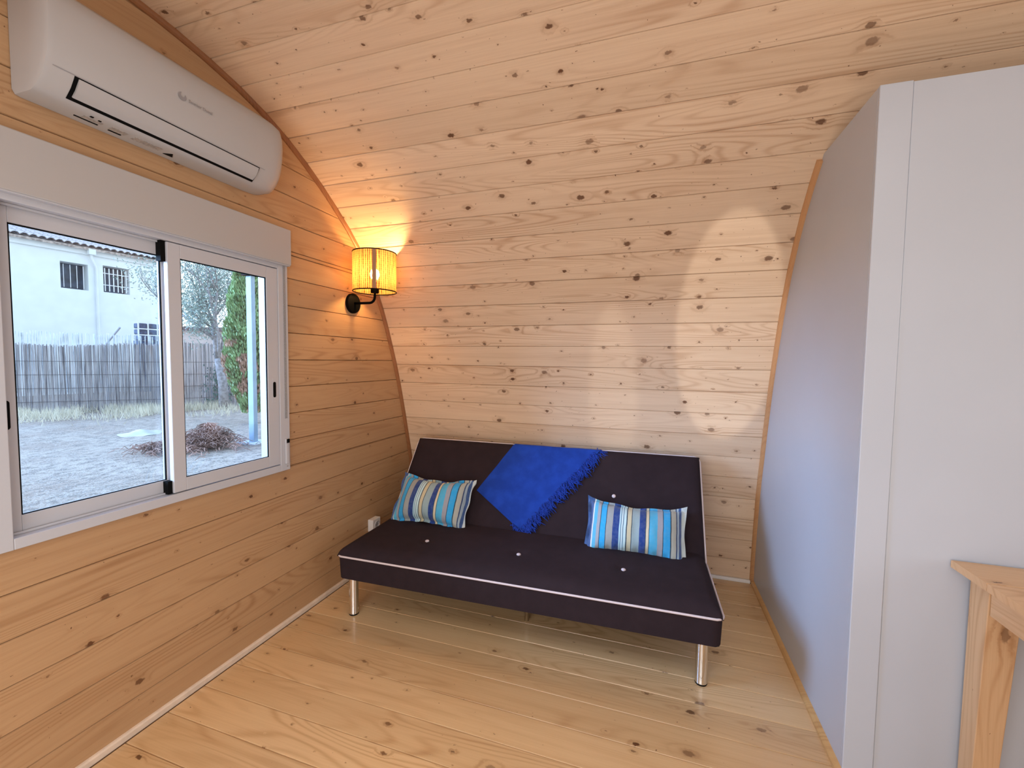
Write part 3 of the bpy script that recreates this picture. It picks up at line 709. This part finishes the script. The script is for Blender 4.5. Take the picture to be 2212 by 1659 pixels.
def cushion_at(label, TL, TR, BR, BL, seed, lean=.055, **k):
    # plane parallel to the backrest pushed towards the camera, bottom edge resting on the seat
    n2 = (SM.to_3x3() @ (Nn + Vector((0, -.12, .05)))).normalized(); p = Pw + Nw * lean
    q = [ON(*c, p, n2) for c in (TL, TR, BR, BL)]; cx = sum(q, Vector()) / 4
    X = ((q[1] - q[0]) + (q[2] - q[3])).normalized(); Yv = ((q[0] - q[3]) + (q[1] - q[2])); Yv = (Yv - X * Yv.dot(X)).normalized()
    w = ((q[1] - q[0]).length + (q[2] - q[3]).length) / 2; h = ((q[0] - q[3]).length + (q[1] - q[2]).length) / 2
    print('cushion', [round(v, 3) for v in cx], round(w, 3), round(h, 3))
    return cushion(label, cx, X, Yv, w * 1.02, h * 1.02, seed, **k)
cushion_at('blue striped cushion at the left end of the sofa, near the socket', (874, 1018), (1024, 1040), (1003, 1150), (843, 1132), 2)
cushion_at('blue striped cushion at the right end of the sofa, below the backrest button', (1276, 1070), (1478, 1102), (1487, 1228), (1256, 1198), 5)

# ------------------------------------------------------------------ pine table on the right
tz = .569 * H; tx0 = WP(.646, 0, 0).x; ty1 = PY - .006; td = .74; tl = 1.25
tab = empty('table', (tx0, ty1, 0)); tag(tab, 'pale pine table with tapered legs standing against the white partition panel', 'table')
bw = .148; yv = ty1; 
while yv > ty1 - td + .01:
    o = plank_mesh((-tl / 2, tl / 2, -tl / 2, tl / 2), bw, MT['table'], .022)
    ob = bpy.data.objects.new('board', o); COL.objects.link(ob); ob.parent = tab
    mm = Matrix(((-1, 0, 0), (0, -1, 0), (0, 0, 1))).transposed().to_4x4(); mm.translation = Vector((tl / 2, yv - bw / 2 - ty1, tz)); ob.matrix_basis = mm
    yv -= bw
tdep = ty1 - yv
def tleg(x, y, sx, sy):
    b = MB(); w0, w1 = .078, .054
    def q(w, z): return [(x, y, z), (x + sx * w, y, z), (x + sx * w, y + sy * w, z), (x, y + sy * w, z)]
    b.add(q(w1, 0) + q(w0, tz - .022), [(0, 1, 2, 3), (4, 5, 6, 7)] + [(i, (i + 1) % 4, (i + 1) % 4 + 4, i + 4) for i in range(4)])
    # grain runs along the leg: turn the object so its local x is vertical
    for i, p in enumerate(b.v): b.v[i] = (p[2], p[0] - x, -(p[1] - y))
    o = b.obj('leg', MT['table'], None, bevel=.002); o.parent = tab
    o.matrix_basis = Matrix(((0, 1, 0, x - tx0), (0, 0, -1, y - ty1), (1, 0, 0, 0), (0, 0, 0, 1)))
lx0, lx1, lyb, lyf = tx0 + .045, tx0 + tl - .045, ty1 - .008, ty1 - tdep + .03
tleg(lx0, lyb, 1, -1); tleg(lx1, lyb, -1, -1); tleg(lx0, lyf, 1, 1); tleg(lx1, lyf, -1, 1)
def apron(O, X, L):
    o = bpy.data.objects.new('apron', plank_mesh((0, L, 0, L), .098, MT['table'], .02)); COL.objects.link(o); o.parent = tab
    X = Vector(X); Yq = Vector((0, 0, 1)); mm = Matrix((X, Yq, X.cross(Yq))).transposed().to_4x4(); mm.translation = Vector(O) - Vector((tx0, ty1, 0)); o.matrix_basis = mm
za = tz - .022 - .049
apron((lx0 + .004, lyb - .078, za), (0, -1, 0), (lyb - .078) - (lyf + .078))
apron((lx1 - .004, lyf + .078, za), (0, 1, 0), (lyb - .078) - (lyf + .078))
apron((lx0 + .078, lyf + .006, za), (1, 0, 0), lx1 - lx0 - .156)
apron((lx1 - .078, lyb - .006, za), (-1, 0, 0), lx1 - lx0 - .156)

# ================================================================== outside
GZ = -.35
s = NT('dry_ground'); co = s.n('TexCoord').outputs['Object']
n1 = s.noise(co, .6, 4, .6); n2 = s.noise(s.V('MULTIPLY', co, (2.2, 1.2, 1.)), 5, 6, .75); n3 = s.noise(co, 45, 3, .7)
c = s.mix(s.ss(n1, .35, .65), (.36, .26, .195), (.48, .38, .30)); c = s.mix(s.ss(n2, .42, .62, 0., .8), c, (.15, .12, .10)); c = s.mix(s.ss(n3, .47, .6, 0., .6), c, (.60, .52, .44))
s.pbr(c, .95, 0, .1, bump=n3, bs=.6, bd=.03)
gm = s.m
b = MB(); b.grid(lambda u, v: (-60 + 59.9 * u, -30 + 75 * v, GZ + .05 * noise.noise(Vector((u * 40, v * 40, 0)))), 90, 90)
gr = b.obj('ground', gm, smooth=True); tag(gr, kind='structure'); gr.name = 'ground'
# neighbouring house
hP0 = AT(28, 600, 17.5); hP1 = AT(372, 600, 22.5); hd = Vector((hP1.x - hP0.x, hP1.y - hP0.y, 0)); hL = hd.length; hd.normalize(); hn = Vector((hd.y, -hd.x, 0))
if hn.dot(CAM - hP0) < 0: hn = -hn
hO = Vector((hP0.x, hP0.y, GZ)) - hd * 5; hL += 5
house = empty('house', hO); tag(house, 'white rendered house with tiled eaves behind the reed fence', 'house')
hM = frameM(hd, (0, 0, 1), hO)                                         # local x along wall, y up, z = +-normal
if hM.to_3x3().col[2].dot(hn) < 0: hM = frameM(-hd, (0, 0, 1), hO + hd * hL); flipx = True
else: flipx = False
house.matrix_world = hM; hMi = hM.inverted()
def HL(px, py): q = hMi @ ON(px, py, hO, hn); return q.x, q.y
MT['render'] = flat('white_render', (.80, .82, .82), .9, nz=.03, nsc=2)
MT['tile'] = flat('roof_tile', (.50, .42, .38), .9, nz=.4, nsc=9)
MT['bars'] = flat('white_bars', (.85, .85, .86), .5); MT['darkwin'] = flat('dark_room', (.05, .065, .10), .25, nz=.5, nsc=3)
w1 = [HL(129, 563), HL(192, 628)]; w2 = [HL(222, 573), HL(281, 637)]
ev = HL(28, 512)[1]; 
def rect(w): return (min(w[0][0], w[1][0]), max(w[0][0], w[1][0]), min(w[0][1], w[1][1]), max(w[0][1], w[1][1]))
r1, r2 = rect(w1), rect(w2); dep = .55
xs = sorted([0, hL, r1[0], r1[1], r2[0], r2[1]]); ys = sorted([0, ev, r1[2], r1[3], r2[2], r2[3]])
b = MB()
for xa, xb in zip(xs, xs[1:]):
    for ya, yb in zip(ys, ys[1:]):
        mx_, my_ = (xa + xb) / 2, (ya + yb) / 2
        if any(r[0] < mx_ < r[1] and r[2] < my_ < r[3] for r in (r1, r2)): continue
        b.box((xa, ya, -dep), (xb, yb, 0))
b.box((0, 0, -6), (.3, ev, -dep)).box((hL - .3, 0, -6), (hL, ev, -dep)).box((0, 0, -6.3), (hL, ev, -6))
b.obj('wall', MT['render'], house)
for r, nb, wf in ((r1, 4, .68), (r2, 6, 1.)):
    wo = MB().box((r[0], r[2], -dep - .02), (r[0] + (r[1] - r[0]) , r[3], -dep + .0)).obj('window', MT['darkwin'], house)
    bb = MB(); fx0, fx1 = r[0], r[1]
    for k in range(nb): 
        xk = fx0 + (fx1 - fx0) * (k + .6) / (nb + .2); bb.tube([(xk, r[2] + .06, -.10), (xk, r[3] - .10, -.10)], .022 if nb > 4 else .012, 6)
    if nb > 4:
        for q in (.28, .72): bb.tube([(fx0, r[2] + (r[3] - r[2]) * q, -.10), (fx1, r[2] + (r[3] - r[2]) * q, -.10)], .02, 6)
    bb.obj('window_bars', MT['bars'], wo)
MB().box((-.2, ev - .22, 0), (hL + .2, ev, .10)).box((-.2, ev, -.1), (hL + .25, ev + .08, .30)).obj('eaves_cornice', MT['render'], house)
tb = MB(); tb.grid(lambda u, v: (.12 * math.cos(PI * u), .09 * math.sin(PI * u), v * -1.0 + 0), 8, 1); tb.grid(lambda u, v: (.10 * math.cos(PI * u), .07 * math.sin(PI * u), v * -1.0 + 0), 8, 1)
tm = tb.mesh('tile', MT['tile'], True); nt_ = int((hL + .4) / .26)
for k in range(nt_):
    for rw_ in range(2):
        o = bpy.data.objects.new('roof_tile', tm); COL.objects.link(o); o.parent = house
        mm = Matrix.Rotation(math.radians(20), 4, 'X'); mm.translation = Vector((-.2 + .26 * k, ev + .09 + .27 * rw_, .42 - .8 * rw_)); o.matrix_basis = mm
rf = MB(); rf.add([(-.2, ev + .06, .36), (hL + .2, ev + .06, .36), (hL + .2, ev + 2.1, -6), (-.2, ev + 2.1, -6), (-.2, ev - .04, .3), (hL + .2, ev - .04, .3), (hL + .2, ev + 1.9, -6), (-.2, ev + 1.9, -6)], [(0, 1, 2, 3), (7, 6, 5, 4), (0, 4, 5, 1), (1, 5, 6, 2), (2, 6, 7, 3), (3, 7, 4, 0)]).obj('roof', MT['tile'], house)
dx = HL(207, 600)[0]; dxt = HL(192, 540)[0]
b = MB(); b.tube([(dxt, ev - .12, .25), (dxt, ev - .35, .22), (dx, ev - .75, .09), (dx, .1, .09)], .055, 10); b.box((dxt - .12, ev - .22, .14), (dxt + .12, ev + .02, .36))
b.obj('downpipe', MT['render'], house, smooth=True, auto=50)

# low building seen through the tree
lbP0 = AT(389, 720, 26); lbP1 = AT(560, 720, 27); d2 = Vector((lbP1.x - lbP0.x, lbP1.y - lbP0.y, 0)); l2 = d2.length; d2.normalize()
lbM = frameM(d2, (0, 0, 1), Vector((lbP0.x, lbP0.y, GZ)))
lb = empty('outbuilding'); lb.matrix_world = lbM; tag(lb, 'low pale pink building beyond the fence behind the olive tree', 'building')
hgt = AT(450, 712, 25).z - GZ; sgn = 1 if lbM.to_3x3().col[2].dot(CAM - lbP0) > 0 else -1
MB().box((0, 0, -sgn * 3), (l2 + 3, hgt, 0)).obj('wall', flat('pink_render', (.78, .66, .62), .9, nz=.05, nsc=2), lb)
MB().box((-.1, hgt, -sgn * 3.2), (l2 + 3.2, hgt + .22, sgn * .3)).obj('roof', flat('brown_roof', (.22, .16, .17), .9, nz=.3, nsc=8), lb)

# reed fence
fA = AT(20, 896, 1); 
def GP(px, py): return ON(px, py, Vector((0, 0, GZ)), Vector((0, 0, 1)))
f0, f1, f2 = GP(0, 897), GP(356, 885), GP(620, 871)
fence = empty('reed_fence', f1); tag(fence, 'grey weathered reed screen fence closing the dry yard', 'fence')
s = NT('weathered_reed'); co = s.n('TexCoord').outputs['Object']; x, yy, z = s.sep(co)
n1 = s.noise(s.xyz(s.M('MULTIPLY', x, 30.), s.M('MULTIPLY', yy, 30.), s.M('MULTIPLY', z, .8)), 1, 3, .7); n2 = s.noise(co, .9, 3)
c = s.mix(s.ss(n1, .3, .7), (.13, .12, .13), (.62, .58, .58)); c = s.mix(s.ss(n2, .4, .7, 0., .5), c, (.30, .29, .31)); s.pbr(c, .95, 0, .1); MT['reed'] = s.m
rnd = random.Random(11)
def reeds(a, c, topf, step, z0=0, jit=.02, thick=.010, off=0.):
    b = MB(); L = (c - a).length; d = (c - a).normalized(); nn_ = Vector((d.y, -d.x, 0)); t = 0
    while t < L:
        p = a + d * t + nn_ * (rnd.uniform(-.02, .02) + off); h = topf(t / L) + rnd.uniform(-.06, .02); r = thick * rnd.uniform(.6, 1.2); ln = rnd.uniform(-jit, jit)
        q = p + Vector((d.x * ln, d.y * ln, 0)); u = d * r; w_ = nn_ * r
        bp = [p - u, p + w_, p + u, p - w_]; tp_ = [q - u, q + w_, q + u, q - w_]
        b.add([(v.x, v.y, z0 + GZ) for v in bp] + [(v.x, v.y, h + GZ) for v in tp_], [(i, (i + 1) % 4, (i + 1) % 4 + 4, i + 4) for i in range(4)] + [(4, 5, 6, 7)])
        t += step * rnd.uniform(.5, 1.3)
    return b
hA = ON(200, 742, f0.lerp(f1, .5), Vector(((f1 - f0).y, -(f1 - f0).x, 0)).normalized()).z - GZ
print('fence height', hA, 'len', (f1 - f0).length)
o = reeds(f0 - (f1 - f0) * .4, f1, lambda q: hA - .02 + .05 * math.sin(q * 9), .017); o = CH(fence, o.obj('reeds', MT['reed'], kind='stuff', fix=False))
o = reeds(f1, f2, lambda q: hA + .12 - .05 * q, .021); CH(fence, o.obj('reeds', MT['reed'], kind='stuff', fix=False))
o = reeds(f0 - (f1 - f0) * .4, f1, lambda q: hA + .36 - .05 * q, .050, z0=.6, off=-.35, jit=.06); CH(fence, o.obj('old_reeds', flat('pale_reed', (.62, .66, .68), .95, nz=.25, nsc=4), kind='stuff', fix=False))
MT['wire'] = flat('rusty_wire', (.10, .08, .08), .8)
for a, c in ((f0 - (f1 - f0) * .4, f1), (f1, f2)):
    for hh in (.35, .75, 1.15, 1.55):
        nn_ = Vector(((c - a).y, -(c - a).x, 0)).normalized(); nn_ = nn_ if nn_.dot(CAM - a) > 0 else -nn_
        CH(fence, MB().tube([a + nn_ * .035 + Vector((0, 0, hh)), c + nn_ * .035 + Vector((0, 0, hh))], .006, 5).obj('wire', MT['wire']))
# slanted pole behind the fence, stacked bundles
pA, pB = AT(228, 745, 15.2), AT(259, 707, 15.2)
tag(MB().tube([Vector((pA.x, pA.y, GZ)), pA, pB], .035, 8).obj('bent_pole', flat('pole_grey', (.45, .44, .48), .7)), 'grey bent metal pole rising above the reed fence before the house', 'pole')
st_ = empty('bundle_stack', AT(325, 735, 16.0)); tag(st_, 'dark blue bundles strapped in white, stacked behind the fence', 'bundles')
st_.rotation_euler = (0, 0, math.atan2(hd.y, hd.x)); bpy.context.view_layer.update()
db = flat('navy_plastic', (.045, .07, .14), .4, nz=.4, nsc=12)
c0 = AT(325, 735, 16.0)
for i in range(4):
    for j in range(3):
        MB().box((-.42 + .29 * i, -.2, .22 * j - .02), (-.42 + .29 * i + .25, .2, .22 * j + .16)).obj('bundle', db, st_, bevel=.03)
MB().box((-.44, -.12, -1.9), (.72, .18, -.03)).obj('pallet_load', db, st_)
b = MB()
for i in range(5): b.box((-.46 + .29 * i, -.215, -.03), (-.42 + .29 * i, -.19, .62))
for j in range(3): b.box((-.46, -.21, .22 * j + .165), (.74, -.19, .22 * j + .195))
b.obj('strap', MT['bars'], st_)

# galvanised post near the window
pb = GP(548, 957); pdist = (pb - CAM).dot(fw); pw = 15.5 / FPX * pdist / 2
ptop = AT(548, 600, pdist).z
po = empty('garden_post', pb); tag(po, 'square galvanised post with dark cap in front of the cypress', 'post')
CH(po, MB().box((pb.x - pw, pb.y - pw * .6, GZ), (pb.x + pw, pb.y + pw * .6, ptop)).obj('shaft', flat('galvanised', (.26, .34, .42), .5, .2, nz=.1, nsc=3), bevel=.01))
CH(po, MB().box((pb.x - pw * 1.6, pb.y - pw * 1.4, ptop), (pb.x + pw * 2.0, pb.y + pw * 1.4, ptop + .06)).obj('cap', MT['black']))
CH(po, MB().box((pb.x - .22, pb.y - .20, GZ - .05), (pb.x + .25, pb.y + .22, GZ + .03)).obj('footing', flat('concrete', (.55, .57, .60), .9, nz=.2, nsc=9)))

# trees
def leaves(b, c, n, sc, rng, sz, squash=1.):
    for _ in range(n):
        p = c + Vector((rng.gauss(0, sc), rng.gauss(0, sc), rng.gauss(0, sc * squash)))
        a = Vector((rng.uniform(-1, 1), rng.uniform(-1, 1), rng.uniform(-1, 1))).normalized() * sz; d = a.orthogonal().normalized() * sz * .35
        b.add([p - a, p + d, p + a, p - d], [(0, 1, 2, 3)])
tB = GP(485, 884); tD = (tB - CAM).dot(fw); rng = random.Random(5)
tree = empty('olive_tree', tB); tag(tree, 'sparse grey-green olive tree with bare twigs before the reed fence', 'tree')
bk_ = MB(); lf = MB(); tw = MB()
fork = AT(472, 775, tD); fork2 = AT(466, 735, tD)
bk_.tube([tB, tB.lerp(fork, .5) + Vector((.05, 0, 0)), fork], [.16, .13, .12], 9)
bk_.tube([fork, fork2, AT(462, 700, tD)], [.11, .09, .07], 8)
def grow(p, d, L, r, lev):
    pts = [p]; q = p.copy()
    for i in range(4):
        d = (d + Vector((rng.uniform(-.22, .22), rng.uniform(-.22, .22), rng.uniform(-.12, .22)))).normalized(); q = q + d * L / 4; pts.append(q.copy())
    (bk_ if r > .02 else tw).tube(pts, [r * (1 - .13 * i) for i in range(5)], 6 if r > .02 else 3)
    if lev >= 2: leaves(lf, q, 26, .28, rng, .045); leaves(lf, pts[2], 12, .22, rng, .04)
    if lev < 4:
        for _ in range(3 if lev < 3 else 2):
            i = rng.randint(2, 4); nd = (d + Vector((rng.uniform(-.9, .9), rng.uniform(-.9, .9), rng.uniform(-.4, .8)))).normalized(); grow(pts[i], nd, L * rng.uniform(.6, .8), r * .55, lev + 1)
for px, py in ((400, 620), (430, 570), (462, 560), (500, 600), (520, 660), (415, 700), (350, 640), (455, 640)):
    t = AT(px, py, tD + rng.uniform(-.8, .8)); s0_ = fork if px > 470 else fork2
    grow(s0_, (t - s0_).normalized(), (t - s0_).length * .62, .055, 1)
CH(tree, bk_.obj('trunk', flat('olive_bark', (.30, .28, .28), .95, nz=.3, nsc=12), smooth=True))
CH(tree, tw.obj('twigs', flat('twig', (.24, .24, .24), .95), kind='stuff', fix=False))
s = NT('olive_leaf'); s.pbr((.33, .42, .38), .7, 0, .3); CH(tree, lf.obj('leaves', s.m, kind='stuff', fix=False))
# cypress
cB = GP(537, 884); cD = (cB - CAM).dot(fw) - 3.0; cy = MB()
cb = AT(545, 884, cD); cb.z = GZ
cyp = empty('cypress', cb); tag(cyp, 'narrow green cypress with browned lower foliage behind the metal post', 'tree')
topz = AT(540, 590, cD).z + 1.2; hgtc = topz - GZ; rad = 44 / FPX * cD
CH(cyp, MB().tube([cb, cb + Vector((.05, 0, hgtc * .6))], [.09, .04], 8).obj('trunk', flat('cypress_bark', (.13, .09, .08), .95)))
def cyr(t): return rad * min(1, (1.02 - t) * 3.0) * (.72 + .35 * math.exp(-((t - .35) / .25) ** 2)) * (.35 + .65 * min(1, t / .25))
gi = MB(); br_ = MB()
for i in range(26000):
    t = rng.random(); a = rng.random() * 2 * PI; r = cyr(t) * (.80 + .26 * rng.random()) * (1 + .10 * math.sin(a * 5 + t * 40))
    if t < .06: continue
    p = cb + Vector((r * math.cos(a), r * math.sin(a), hgtc * t)); sz = .05
    dirv = Vector((math.cos(a) * .35 + rng.uniform(-.3, .3), math.sin(a) * .35 + rng.uniform(-.3, .3), 1)).normalized() * sz; d = dirv.cross(Vector((rng.uniform(-1, 1), rng.uniform(-1, 1), .2))).normalized() * sz * .45
    brown = t < .42 and noise.noise(Vector((a * 2, t * 14, 1))) > .12
    (br_ if brown else gi).add([p - dirv, p + d, p + dirv, p - d], [(0, 1, 2, 3)])
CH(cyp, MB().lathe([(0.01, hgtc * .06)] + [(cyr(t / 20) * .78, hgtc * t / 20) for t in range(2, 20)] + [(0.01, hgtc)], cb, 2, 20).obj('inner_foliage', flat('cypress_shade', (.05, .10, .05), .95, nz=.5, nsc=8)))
CH(cyp, gi.obj('foliage', flat('cypress_green', (.22, .34, .16), .8, nz=.35, nsc=5), kind='stuff', fix=False))
CH(cyp, br_.obj('dry_foliage', flat('cypress_brown', (.42, .27, .20), .9, nz=.3, nsc=5), kind='stuff', fix=False))
# brush pile and dry grass
bp = MB(); pc = GP(452, 968); pc2 = GP(360, 978)
for i in range(1500):
    c0 = pc if rng.random() < .7 else pc2; sx = .55 if c0 is pc else .45
    r = abs(rng.gauss(0, .26)); a = rng.random() * 2 * PI; px_, py_ = r * math.cos(a) * (1.3 if c0 is pc else 1.5), r * math.sin(a) * .9
    hh = (.42 if c0 is pc else .14) * max(0, 1 - (r / .65) ** 1.5) * rng.random(); L = rng.uniform(.10, .26)
    p = Vector((c0.x + px_, c0.y + py_, GZ + .03 + hh)); th = rng.random() * 2 * PI; d = Vector((math.cos(th), math.sin(th), rng.uniform(-.25, .3)))
    bp.tube([p - d * L / 2, p + Vector((0, 0, .05)), p + d * L / 2], .006, 3, cap=False)
tag(bp.obj('brush_pile', flat('dry_twigs', (.40, .25, .20), .95, nz=.5, nsc=2), fix=False), 'heap of reddish brown cut brushwood lying on the dry yard', 'brushwood')
gs = MB()
for i in range(9000):
    t = rng.random(); a, c = (f0 - (f1 - f0) * .2, f1) if rng.random() < .6 else (f1, f2)
    p = a.lerp(c, t); dd = (CAM - p); dd.z = 0; dd.normalize(); p = p + dd * abs(rng.gauss(0, 1.0)); p.z = GZ
    if noise.noise(Vector((p.x * .9, p.y * .9, 0))) < -.12: continue
    h = rng.uniform(.08, .34); l = Vector((rng.uniform(-.12, .12), rng.uniform(-.12, .12), h)); w_ = Vector((rng.uniform(-.008, .008), .008, 0))
    gs.add([p - w_, p + w_, p + l], [(0, 1, 2)])
tag(gs.obj('dry_grass', flat('straw', (.72, .66, .52), .9, nz=.2, nsc=3), fix=False), 'tufts of dry straw grass along the foot of the fence', 'grass', kind='stuff')
b = MB(); c0 = GP(305, 937)
b.lathe([(0, .09), (.12, .07), (.24, .03), (.40, .0)], (c0.x, c0.y, GZ), 2, 20); 
for i, p in enumerate(b.v): b.v[i] = (p[0], p[1], p[2] + .05 * noise.noise(Vector(p) * 3))
tag(b.obj('sand_heap', flat('pale_sand', (.55, .53, .52), .95, nz=.1, nsc=6), smooth=True), 'low pale heap of sand in the yard before the fence', 'sand')
sc = MB(); sb_ = GP(468, 878); 
for i in range(900):
    p = sb_ + Vector((rng.gauss(0, .16), rng.gauss(0, .16), abs(rng.gauss(.5, .45)))); a = Vector((rng.uniform(-1, 1), rng.uniform(-1, 1), 1)).normalized() * .06; d = a.orthogonal().normalized() * .02
    sc.add([p - a, p + d, p + a, p - d], [(0, 1, 2, 3)])
tag(sc.obj('shoot_bush', flat('dark_leaf', (.07, .16, .14), .8), fix=False), 'small dark green bush at the foot of the olive trunk', 'bush')
